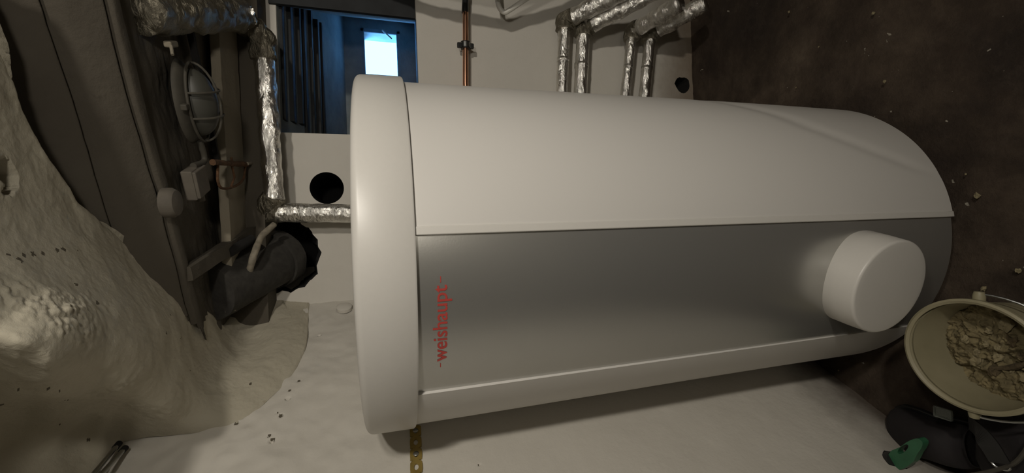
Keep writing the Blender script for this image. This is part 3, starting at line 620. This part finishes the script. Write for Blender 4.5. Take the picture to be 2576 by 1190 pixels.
for k in range(26):
    an = k * 2.4; rr = 0.012 + 0.022 * random.random(); u = d.orthogonal().normalized(); w = d.cross(u)
    c = a + (u * math.cos(an) + w * math.sin(an)) * rr - d * 0.02 * random.random()
    g.ball(c, 0.010 + 0.006 * random.random(), 1, 0.7, 1, 0.9, 6, 5, k)
g.obj('torn_end', MAT['foil'], t)

# ================================================================== COPPER PIPE AND CLAMP
t = empty('copper_pipe', (0.5356, 1.4500, 0.9689), 'thin copper pipe on the wall right of the tank with a black sleeve', 'pipe')
Geo().tube([(0.15, 1.455, 0.965), (0.5356, 1.4500, 0.9689), (0.7874, 1.4500, 0.9593)], 0.0098, 24).obj('tube', MAT['copper'], t)
Geo().tube(line((0.7817, 1.4500, 0.9609), (0.9097, 1.4500, 0.9533), 12), 0.0115, 20, wob=0.2).obj('sleeve', MAT['black_rubber'], t)
c = Vector((0.6669, 1.4500, 0.9639))
t = empty('pipe_clamp', c, 'black rubber lined steel clamp holding the copper pipe to the wall', 'pipe clamp')
Geo().tube([c + Vector((-0.012, 0, 0)), c + Vector((0.012, 0, 0))], 0.0165, 24).obj('ring', MAT['black_rubber'], t, auto=50)
Geo().tube([c + Vector((-0.008, 0, 0)), c + Vector((0.008, 0, 0))], 0.0175, 24).obj('metal_band', MAT['zinc'], t, auto=50)
for s in (-1, 1): bevel(Geo().box(c + Vector((0, 0, s * 0.022)), (0.018, 0.012, 0.014)).obj('lug', MAT['black_rubber'], t, smooth=False), 0.003)
Geo().tube([c + Vector((0, 0.01, 0)), Vector((c.x, 1.502, c.z))], 0.004, 10).obj('stud', MAT['zinc'], t)

# white cable loop hanging into view beside the copper pipe
pts = [(0.8924, 1.4000, 0.8612), (0.8247, 1.4000, 0.8582), (0.7874, 1.4000, 0.8512), (0.7717, 1.4000, 0.8334), (0.7782, 1.3900, 0.8147), (0.8057, 1.3700, 0.7685), (0.8639, 1.3300, 0.6657)]
tag(Geo().tube(smooth_path(pts, 8), 0.0085, 14).obj('cable_loop', MAT['white_plastic']), 'white cable bent in a loop on the wall right of the tank', 'cable')
tag(Geo().tube(smooth_path([(0.86, 1.3, 1.33), (0.831, 1.3, 1.207), (0.812, 1.3, 1.152), (0.803, 1.3, 1.057), (0.795, 1.3, 0.951), (0.797, 1.3, 0.875), (0.837, 1.3, 0.752), (0.893, 1.3, 0.630), (1.0, 1.3, 0.50)], 8), 0.019, 14, wob=0.25).obj('shadow_hose', MAT['old_conduit']), 'unseen fat hose added to cast a shadow on the wall above the copper pipe', 'hose')  # added out of view to throw a shadow on the wall

# ================================================================== CEILING FITTINGS (by the corner)
ZC = 0.42
def frame_at(p): return Vector(p), (NL, DL, Vector((0, 0, 1)))
# flue sleeve in the corner
fa = Vector((-0.0471, 1.5000, 1.5926)); fb = Vector((-0.1143, 1.2800, 1.7015)); d = (fb - fa).normalized()
t = empty('flue_pipe', fa, 'wide dark grey cloth covered flue pipe stub in the ceiling corner', 'flue pipe')
Geo().tube(line(fa - d * 0.02, fb, 30), 0.080, 40, wob=0.03).obj('sleeve', MAT['duct'], t, auto=50)
Geo().tube(line(fa - d * 0.035, fa + d * 0.012, 4), 0.088, 40, wob=0.03).obj('collar', MAT['duct'], t, auto=50)
Geo().tube(line(fa - d * 0.045, fa + d * 0.0, 3), 0.07, 32).obj('end_plug', MAT['duct'], t, auto=50)

# thin painted conduit leaning out of the left wall
pts = [(-0.2430, 1.3783, 1.6802), (-0.1847, 1.4643, 1.6857), (-0.0539, 1.3000, 1.6050), (0.0209, 1.3400, 1.5888), (0.0606, 1.3800, 1.5617)]
tag(Geo().tube(smooth_path(pts, 10), 0.0085, 14, wob=0.25).obj('thin_conduit', MAT['old_conduit']), 'thin pale painted conduit leaning from the rough vault edge up to the foil pipe elbow', 'conduit')
a = Vector((-0.0146, 1.2600, 1.6427)); b = Vector((0.0217, 1.3400, 1.6094))
tag(bevel(Geo().tube(line(a, b, 6), 0.013, 12).obj('rubber_grip', MAT['shade_and_black']), 0.004), 'black rubber sleeve lying on the ceiling board beside the thin conduit', 'rubber sleeve')

# oval bulkhead lamp with wire cage
lc = Vector((0.3207, 1.0912, 1.6500))
lamp = empty('caged_lamp', lc, 'dusty oval bulkhead lamp with a wire cage on the old ceiling', 'lamp')
up = Vector((0, 0, 1))
def oval(c, la, wa, n=40, z=0.0): return [c + NL * (la * math.cos(2 * math.pi * k / n)) + DL * (wa * math.sin(2 * math.pi * k / n)) + up * z for k in range(n)]
def dome(c, la, wa, h, rings=8, n=40, z0=0.0):
    v = []; f = []
    for i in range(rings):
        a = i / rings * math.pi / 2; v += oval(c, la * math.cos(a), wa * math.cos(a), n, z0 - h * math.sin(a))
    v.append(c + up * (z0 - h))
    for i in range(rings - 1):
        for k in range(n): f.append((i * n + k, i * n + (k + 1) % n, (i + 1) * n + (k + 1) % n, (i + 1) * n + k))
    for k in range(n): f.append(((rings - 1) * n + k, (rings - 1) * n + (k + 1) % n, len(v) - 1))
    return v, f
LA, WA = 0.080, 0.048
Geo().add(*dome(lc, LA * 1.12, WA * 1.18, 0.022, z0=0.012)).obj('base', MAT['lamp_body'], lamp)
Geo().add(*dome(lc, LA * 0.90, WA * 0.88, 0.042, z0=-0.008)).obj('glass', MAT['glass_dusty'], lamp)
g = Geo(); g.tube(oval(lc, LA * 1.05, WA * 1.1, 40, -0.012), 0.003, 8, closed=True)
for s in (-0.33, 0.33):
    g.tube([lc + NL * (LA * s) + DL * (WA * 1.1 * math.cos(q) * math.sqrt(1 - s * s)) + up * (-0.012 - 0.043 * math.sin(q)) for q in [math.pi * k / 14 for k in range(15)]], 0.0025, 8)
g.tube([lc + NL * (LA * 1.05 * math.cos(q)) + up * (-0.012 - 0.043 * math.sin(q)) for q in [math.pi * k / 18 for k in range(19)]], 0.0025, 8)
g.obj('wire_cage', MAT['lamp_body'], lamp)
for s in (-1, 1): bevel(Geo().box(lc + DL * (s * 0.062) + up * (-0.008), (0.012, 0.016, 0.012), (NL, DL, up)).obj('lug', MAT['lamp_body'], lamp, smooth=False), 0.002)
# cable tube from lamp to junction box
jb = Vector((0.1501, 1.1164, 1.6550))
tag(Geo().tube(smooth_path([lc - NL * 0.085 + up * 0.0, lc - NL * 0.13 + DL * 0.003, jb + NL * 0.036], 8), 0.0065, 12, wob=0.15).obj('cable_tube', MAT['lamp_body']), 'short dusty cable tube between caged lamp and junction box', 'cable tube')
t = empty('junction_box', jb, 'square dusty grey junction box on the ceiling below the caged lamp', 'junction box')
bevel(Geo().box(jb + up * 0.004, (0.066, 0.070, 0.022), (NL, DL, up)).obj('box', MAT['grey_box'], t, smooth=False), 0.003)
bevel(Geo().box(jb + up * (-0.009), (0.060, 0.064, 0.008), (NL, DL, up)).obj('lid', MAT['grey_box'], t, smooth=False), 0.002)
Geo().tube([jb - NL * 0.033 + DL * 0.0, jb - NL * 0.045], 0.009, 12).obj('cable_gland', MAT['grey_box'], t)
kb = Vector((0.0934, 1.0107, 1.6550))
tag(Geo().lathe([(0.030, 0.018), (0.030, 0.004), (0.025, -0.004), (0.012, -0.008), (0.0001, -0.009)], kb, seg=28).obj('round_box', MAT['grey_box']), 'round crusted distribution box on the ceiling beside the square junction box', 'junction box')
# rusty hanger: bar with a D shaped strap
t = empty('iron_hanger', (0.2144, 1.2519, 1.6300), 'rusty iron hanger bar with a bent D shaped strap on the pale ceiling board', 'hanger')
a = Vector((0.1972, 1.1324, 1.6280)); b = Vector((0.2364, 1.3902, 1.6280))
Geo().tube(line(a, b, 12), 0.0065, 10, wob=0.5).obj('bar', MAT['rust'], t)
Geo().tube(smooth_path([(0.1952, 1.1634, 1.6280), (0.1578, 1.1598, 1.6280), (0.1434, 1.1888, 1.6280), (0.1607, 1.2812, 1.6280), (0.1892, 1.3493, 1.6280), (0.2286, 1.3713, 1.6280)], 8), 0.0032, 8).obj('strap', MAT['rust'], t)
Geo().tube([(0.2117, 1.2597, 1.6280), (0.1844, 1.2777, 1.6280), (0.1569, 1.2509, 1.6280)], 0.0028, 8).obj('cross_strap', MAT['rust'], t)
Geo().tube([(0.2322, 1.2589, 1.6280), (0.2164, 1.2631, 1.6280)], 0.003, 8).obj('bolt', MAT['rust'], t)
tag(Geo().tube(smooth_path([(0.2349, 1.3684, 1.6220), (0.2426, 1.3989, 1.6200), (0.2566, 1.4442, 1.6180), (0.2619, 1.4662, 1.6160)], 5), 0.0045, 8, wob=0.6).obj('cable_end', MAT['old_conduit']), 'frayed pale cable end beside the rusty hanger', 'cable')
# small clip above the lamp
t = empty('ceiling_clip', (0.4101, 1.0016, 1.6500), 'small dusty metal clip on the ceiling above the caged lamp', 'clip')
bevel(Geo().box(Vector((0.4108, 1.0049, 1.6500)), (0.012, 0.036, 0.014), (NL, DL, up)).obj('bracket', MAT['board'], t, smooth=False), 0.003)
Geo().tube([(0.4016, 0.9920, 1.6450), (0.3816, 0.9848, 1.6400)], 0.003, 8).obj('pin', MAT['board'], t)
# black strips that paint the shade of gaps between slab and boards
tag_gap = Geo()
def gap(name, pts, w):
    pts = [Vector(p) for p in pts]; v = []; f = []
    for i, p in enumerate(pts):
        ww = w * (0.7 + 0.5 * noise.noise(p * 30)) ; v += [p - DL * ww, p + DL * ww, p - DL * ww + up * 0.012, p + DL * ww + up * 0.012]
    for i in range(len(pts) - 1):
        a = i * 4; f += [(a, a + 1, a + 5, a + 4), (a + 2, a + 6, a + 7, a + 3), (a, a + 4, a + 6, a + 2), (a + 1, a + 3, a + 7, a + 5)]
    return structure(link_mesh(name, v, f, MAT['shade_and_black'], smooth=False))
gap('trim_13', line((0.4954, 1.1048, 1.6480), (0.3903, 1.1552, 1.6480), 10), 0.010)
gap('trim_14', line((0.3311, 1.1918, 1.6480), (0.2237, 1.2373, 1.6480), 10), 0.008)

# ================================================================== LEFT WALL ITEMS
c = Vector((-0.2080, 1.4526, 1.3874))
t = empty('wall_plug', c, 'round white plastic plug cap on the left wall beside the tank cap', 'plug cap')
Geo().lathe([(0.0001, 0.010), (0.018, 0.0095), (0.0235, 0.006), (0.024, -0.004)][::-1], c, NL, 36).obj('disc', MAT['wall_white'], t)
# perforated fixing strap
sa = Vector((-0.4238, 0.9956, 1.2025)); sb = Vector((-0.4956, 0.8437, 1.2117))
d = (sb - sa).normalized(); w = Vector((0, 0, 1)); L = (sb - sa).length
bm = bmesh.new()
def strap_mesh():
    v = []; f = []; hw = 0.0125; unit = 0.030; n = int(L / unit) + 1
    for k in range(n):
        x0 = k * unit; c0 = x0 + unit / 2; m = 16
        inner = [(c0 + (0.0075 if k % 1 == 0 else 0.005) * math.cos(2 * math.pi * i / m), 0.0048 * math.sin(2 * math.pi * i / m)) for i in range(m)]
        outer = []
        for i in range(m):
            a = 2 * math.pi * i / m; cx, cy = math.cos(a), math.sin(a); s = min(unit / 2 / max(abs(cx), 1e-6), hw / max(abs(cy), 1e-6)); outer.append((c0 + cx * s, cy * s))
        b = len(v)
        for x, y in inner + outer:
            yy = y * (0.86 if abs(x - c0) > unit * 0.4 else 1.0)
            v.append(sa + d * x + w * yy + NL * 0.0025)
        for x, y in inner + outer: v.append(sa + d * x + w * y * 0.98 - NL * 0.0005)
        for i in range(m):
            j = (i + 1) % m; f += [(b + i, b + j, b + m + j, b + m + i), (b + 2 * m + i, b + 3 * m + i, b + 3 * m + j, b + 2 * m + j), (b + i, b + 2 * m + i, b + 2 * m + j, b + j), (b + m + i, b + m + j, b + 3 * m + j, b + 3 * m + i)]
    return v, f
bm.free()
v, f = strap_mesh()
tag(link_mesh('fixing_strap', v, f, MAT['brass'], smooth=False), 'yellowish perforated metal fixing strap on the left wall under the tank cap', 'metal strap')
for i, k in enumerate((0.0, 2.0, 4.0)):
    c = sa + d * (0.015 + 0.030 * k); g = Geo().lathe([(0.006, 0.0), (0.006, 0.002), (0.003, 0.0035), (0.0001, 0.0035)], c + NL * 0.002, NL, 16)
    g.obj('screw', MAT['zinc'], bpy.data.objects['fixing_strap'])
# two dark tipped rods leaning on the wall at the lower left
for (p0, p1, p2), lab in (((((-0.4007, 0.9368, 1.7693)), ((-0.3959, 0.9939, 1.7776)), ((-0.3845, 1.0415, 1.7780))), 'upper of two dark tipped metal rods against the left wall'), ((((-0.4040, 0.9298, 1.7583)), ((-0.3989, 0.9875, 1.7646)), ((-0.3903, 1.0291, 1.7618))), 'lower of two dark tipped metal rods against the left wall')):
    t = empty('metal_rod', p2, lab, 'rod', 'rods against the left wall')
    Geo().tube(line(p0, p2, 10), 0.0045, 12).obj('shaft', MAT['zinc'], t)
    a = Vector(p1).lerp(Vector(p2), 0.72); Geo().tube([a, Vector(p2) + (Vector(p2) - a) * 0.1], 0.0058, 12).obj('tip', MAT['shade_and_black'], t)

# ================================================================== BUCKET WITH RUBBLE
bc = Vector((-0.2529, 0.5165, 0.0)); bt = Vector((0.012, 0.1206, 1)).normalized(); BR = 0.105; bz = 0.22
t = empty('bucket', (bc.x, bc.y - 0.02, 0.0), 'cream plastic bucket full of plaster rubble in front of the tank', 'bucket')
ctr_top = Vector((bc.x, bc.y, bz)); bh = 0.205; cb = ctr_top - bt * bh
def bk(prof): return Geo().lathe(prof, cb, bt, 96)
body = bk([(0.0001, 0.004), (0.075, 0.004), (0.082, 0.0), (0.086, 0.004), (0.098, bh - 0.03), (0.100, bh - 0.012), (0.0965, bh - 0.010), (0.0945, bh - 0.03), (0.083, 0.010), (0.0001, 0.010)]).obj('bucket_body', MAT['bucket'], t)
bk([(0.0965, bh - 0.012), (0.1015, bh - 0.012), (0.1055, bh - 0.006), (0.1050, bh + 0.001), (0.1010, bh + 0.003), (0.0965, bh)]).obj('rim', MAT['bucket'], t)
bx = Vector((0, 0, 1)).cross(bt).normalized(); bx = bt.orthogonal().normalized()
hd = Vector((-0.1437, 0.5107, 0.2200)) - Vector((bc.x, bc.y, bz)); hd = (hd - bt * hd.dot(bt)).normalized(); hs = bt.cross(hd)
for s in (-1, 1):
    c = ctr_top + hd * (s * 0.108) - bt * 0.014
    Geo().lathe([(0.0001, 0.012), (0.007, 0.011), (0.009, 0.004), (0.009, -0.008)][::-1], c, hd * s, 20).obj('handle_lug', MAT['bucket'], t)
hp = []
for k in range(25):
    a = math.pi * k / 24; q = hd * (0.116 * math.cos(a)) + (hs * -1) * (0.118 * math.sin(a)) * -1
    hp.append(ctr_top - bt * (0.016 + 0.03 * math.sin(a)) + hd * (0.116 * math.cos(a)) - hs * (0.0))
hp = [ctr_top - bt * (0.014 + 0.035 * math.sin(math.pi * k / 24)) + hd * (0.115 * math.cos(math.pi * k / 24)) + hs * (0.122 * math.sin(math.pi * k / 24) * (1 if hs.y < 0 else -1)) for k in range(25)]
Geo().tube(hp, 0.0022, 8).obj('wire_handle', MAT['zinc'], t)
# rubble heap
rc = cb + bt * 0.128
def rub(u, v):
    x = (u * 2 - 1); y = (v * 2 - 1); r = math.hypot(x, y)
    if r > 1e-6:
        k = max(abs(x), abs(y)) / r; x *= k; y *= k
    p = Vector((x, y, 0)); h = 0.012 * fbm(p, 2.2, 5) + 0.006 * fbm(p, 8, 4) + 0.03 * (x * 0.5 - y * 0.25)
    q = rc + Vector((1, 0, 0)) * x * 0.0910 + Vector((0, 1, 0)) * y * 0.0910 + bt * h
    return q
rb = grid_mesh('rubble', rub, 90, 90, MAT['rubble']); tag(rb, 'crumbly yellowish plaster rubble filling the cream bucket', 'rubble', kind='stuff')
for k in range(16):
    a = k * 2.4; r = 0.062 * math.sqrt((k + 0.5) / 16); p = rub(0.5 + r / 0.089 / 2 * math.cos(a), 0.5 + r / 0.089 / 2 * math.sin(a))
    g = Geo().ball(p + bt * 0.004, 0.005 + 0.006 * random.random(), 1.2, 0.8, 0.7, 1.0, 9, 7, k)
    tag(g.obj('plaster_lump', MAT['rubble_dark'] if k in (2, 5, 9) else MAT['chip'], smooth=False), ('small dark clod lying among pale lumps in the bucket' if k in (2, 5, 9) else 'small pale plaster lump lying on the rubble inside the cream bucket'), 'plaster lump', 'plaster lumps in the bucket')
tag(Geo().tube(smooth_path([rub(0.28, 0.62) + bt * 0.006, rub(0.36, 0.45) + bt * 0.010, rub(0.45, 0.30) + bt * 0.006, rub(0.55, 0.2) + bt * 0.004], 6), 0.005, 8, wob=0.8).obj('brown_stick', MAT['rubble_dark']), 'crooked dark brown stick on the rubble in the bucket', 'stick')

# ================================================================== DARK THINGS ON THE FLOOR, LOWER LEFT OF THE PLACE
def shoe(toe, heel, w, h, label):
    toe = Vector(toe); heel = Vector(heel); toe.z = heel.z = 0; ax = (toe - heel).normalized(); sd = up.cross(ax); L = (toe - heel).length
    t = empty('work_shoe', (toe + heel) / 2, label, 'shoe')
    prof = [(0.0, 0.34, 0.55), (0.03, 0.40, 0.85), (0.2, 0.42, 1.0), (0.4, 0.38, 0.95), (0.6, 0.46, 0.72), (0.8, 0.50, 0.52), (0.92, 0.42, 0.42), (0.98, 0.25, 0.34), (1.0, 0.10, 0.28)]
    v = []; f = []; m = 20
    for s, ww, hh in prof:
        c = heel + ax * (L * s)
        for k in range(m):
            a = 2 * math.pi * k / m; cz = max(-0.62, math.sin(a))
            v.append(c + sd * (w * ww * math.copysign(abs(math.cos(a)) ** 0.8, math.cos(a))) + up * (0.012 + h * hh * (cz + 0.62) / 1.62))
    for i in range(len(prof) - 1):
        for k in range(m): f.append((i * m + k, i * m + (k + 1) % m, (i + 1) * m + (k + 1) % m, (i + 1) * m + k))
    f.append(tuple(range(m))); f.append(tuple((len(prof) - 1) * m + k for k in range(m))[::-1])
    o = link_mesh('upper', v, f, MAT['black_cloth'], t); sm = o.modifiers.new('s', 'SUBSURF'); sm.levels = 1; sm.render_levels = 2
    v = []; m2 = 32
    for zz in (0.0, 0.016):
        for s, ww, hh in prof: v.append(heel + ax * (L * s * 1.02 - 0.002) + sd * (w * ww * 1.06) + up * zz)
        for s, ww, hh in prof[::-1]: v.append(heel + ax * (L * s * 1.02 - 0.002) - sd * (w * ww * 1.06) + up * zz)
    q = len(prof) * 2; f = [tuple(range(q))[::-1], tuple(range(q, 2 * q))] + [(k, (k + 1) % q, q + (k + 1) % q, q + k) for k in range(q)]
    bevel(link_mesh('sole', v, f, MAT['black_rubber'], t, smooth=False), 0.004)
    return t
toe = Vector((-0.5264, 0.7780, 0.0500)); ax_ = Vector((-0.4999, 0.6090, 0.0500))
shoe(toe, ax_, 0.115, 0.095, 'black work shoe on the floor by the left wall, toe towards the tank')
# black bag with strap
bgc = Vector((-0.4533, 0.5044, 0.1200))
t = empty('tool_bag', (bgc.x, bgc.y, 0.0), 'black fabric tool bag with a strap on the floor behind the bucket', 'bag')
def blob(c, sx, sy, sz, amp, seed, p=2.6, n=36, m=22):
    v = []; f = []
    for i in range(m + 1):
        th = math.pi * i / m - math.pi / 2
        for k in range(n):
            ph = 2 * math.pi * k / n
            e = 2.0 / p
            sg = lambda x: math.copysign(abs(x) ** e, x)
            d = Vector((sg(math.cos(th)) * sg(math.cos(ph)), sg(math.cos(th)) * sg(math.sin(ph)), sg(math.sin(th))))
            q = c + Vector((d.x * sx, d.y * sy, d.z * sz)); q += d * amp * fbm(q + Vector((seed, 0, 0)), 9, 4); v.append(q)
    for i in range(m):
        for k in range(n): f.append((i * n + k, i * n + (k + 1) % n, (i + 1) * n + (k + 1) % n, (i + 1) * n + k))
    return v, f
v, f = blob(Vector((bgc.x - 0.02, bgc.y - 0.05, 0.062)), 0.105, 0.13, 0.058, 0.014, 3.0)
link_mesh('bag_body', v, f, MAT['black_cloth'], t)
pts = smooth_path([(-0.4171, 0.5781, 0.1100), (-0.4164, 0.5440, 0.1500), (-0.4326, 0.5237, 0.1600), (-0.4637, 0.5138, 0.1500)], 8)
v = []; f = []
for i, p in enumerate(pts):
    tt = (pts[min(i + 1, len(pts) - 1)] - pts[max(i - 1, 0)]).normalized(); s_ = up.cross(tt).normalized()
    for a, b in ((-1, 0), (1, 0), (1, 1), (-1, 1)): v.append(p + s_ * a * 0.016 + up * b * 0.003)
for i in range(len(pts) - 1):
    for k in range(4): f.append((i * 4 + k, i * 4 + (k + 1) % 4, i * 4 + 4 + (k + 1) % 4, i * 4 + 4 + k))
link_mesh('strap', v, f, MAT['black_rubber'], t, smooth=False)
rc_ = Vector((-0.4660, 0.5139, 0.1500))
Geo().tube([rc_ + Vector((0.009 * math.cos(q), 0.013 * math.sin(q), 0)) for q in [2 * math.pi * k / 20 for k in range(20)]], 0.0022, 8, closed=True).obj('ring', MAT['zinc'], t)
Geo().tube(smooth_path([(-0.5114, 0.5597, 0.1500), (-0.4834, 0.5242, 0.1500), (-0.4558, 0.4966, 0.1500), (-0.4299, 0.4826, 0.1500), (-0.3952, 0.4698, 0.1500)], 6), 0.004, 8).obj('piping', MAT['lamp_body'], t)
# green handled tool lying across the shoe
ga = Vector((-0.5691, 0.7090, 0.1150)); gb = Vector((-0.4797, 0.6430, 0.1250)); gd = (gb - ga).normalized(); gs = up.cross(gd).normalized(); GL = (gb - ga).length
t = empty('hand_tool', ga, 'green and black plastic handled hand tool lying across the black shoe', 'hand tool')
def slab(outline, hole, th):
    v = []; f = []; m = len(outline)
    for zz in (0, th):
        for x, y in outline: v.append(ga + gd * (x * GL) + gs * (y * GL) + up * zz)
        for x, y in hole: v.append(ga + gd * (x * GL) + gs * (y * GL) + up * zz)
    k = 2 * m
    for i in range(m):
        j = (i + 1) % m
        f += [(k + i, k + j, k + m + j, k + m + i), (i, m + i, m + j, j), (i, j, k + j, k + i), (m + i, k + m + i, k + m + j, m + j)]
    return v, f
N = 28; out = []; ho = []
for i in range(N):
    a = 2 * math.pi * i / N; c, s = math.cos(a), math.sin(a)
    ww = 0.125 + (0.045 if c < 0 else -0.04 * c)
    out.append((0.5 + 0.50 * math.copysign(abs(c) ** 0.55, c), ww * math.copysign(abs(s) ** 0.6, s)))
    ho.append((0.52 + 0.17 * c, 0.07 + 0.045 * s))
v, f = slab(out, ho, 0.020); o = bevel(link_mesh('green_body', v, f, MAT['green'], t, smooth=False), 0.003); o['label'] = 'green plastic tool body'
Geo().tube(smooth_path([ga + gd * 0.012 + up * 0.01, (-0.5708, 0.7199, 0.1200), (-0.6011, 0.7477, 0.1100), (-0.6499, 0.7673, 0.1000)], 8), [0.022] * 8 + [0.026] * 8 + [0.024] * 9, 16).obj('black_grip', MAT['black_rubber'], t)
# clear plastic clip on the shoe heel
cc = Vector((-0.4065, 0.6049, 0.1400))
g = Geo()
for a, b, sx, sy in ((0, 0.014, 0.022, 0.003), (0, -0.014, 0.022, 0.003), (0.010, 0, 0.003, 0.030), (-0.010, 0, 0.003, 0.030)): g.box(cc + Vector((a, b, 0)), (sx, sy, 0.006))
g.box(cc, (0.019, 0.026, 0.0015))
tag(bevel(g.obj('plastic_clip', MAT['clear'], smooth=False), 0.001), 'small clear plastic frame clip lying on the black shoe by the bucket', 'plastic clip')

# pale crumbs of plaster on the floor
CHIP_LABELS = ['pale plaster chip on the bare floor nearest the tank side below the pipes', 'pale plaster chip far out on the dark floor, topmost in the photo', 'larger pale plaster chip on the floor just past the bottom of the tank jacket',
    'small pale plaster chip between the tank jacket and the larger chip', 'pale plaster chip on the dark floor right beside the tank jacket edge', 'pale plaster chip on the floor at the right border of the photo above the bucket',
    'pale plaster chip in the dark strip under the tank by the left wall', 'pale plaster chip on the dark floor near the wrapped pipe ends', 'pale plaster chip on the floor close above the bucket rim', 'pale plaster chip halfway between the round wall hole and the tank bottom']
for k, p in enumerate([(0.4326, 1.0172, 0.0050), (0.5496, 0.7928, 0.0050), (0.0515, 0.6036, 0.0050), (0.1012, 0.6209, 0.0050), (0.3634, 0.7740, 0.0050), (-0.1087, 0.5443, 0.0050), (-0.4245, 0.9184, 0.0050), (0.6765, 1.0317, 0.0050), (-0.1513, 0.5983, 0.0050), (0.5260, 0.9410, 0.0050)]):
    g = Geo().ball(Vector(p) + up * 0.001, 0.0022 + 0.0015 * (k % 3), 1.1, 0.9, 0.6, 1.0, 8, 6, k)
    tag(g.obj('plaster_chip', MAT['chip'], smooth=False), CHIP_LABELS[k], 'plaster chip', 'plaster chips on the floor')
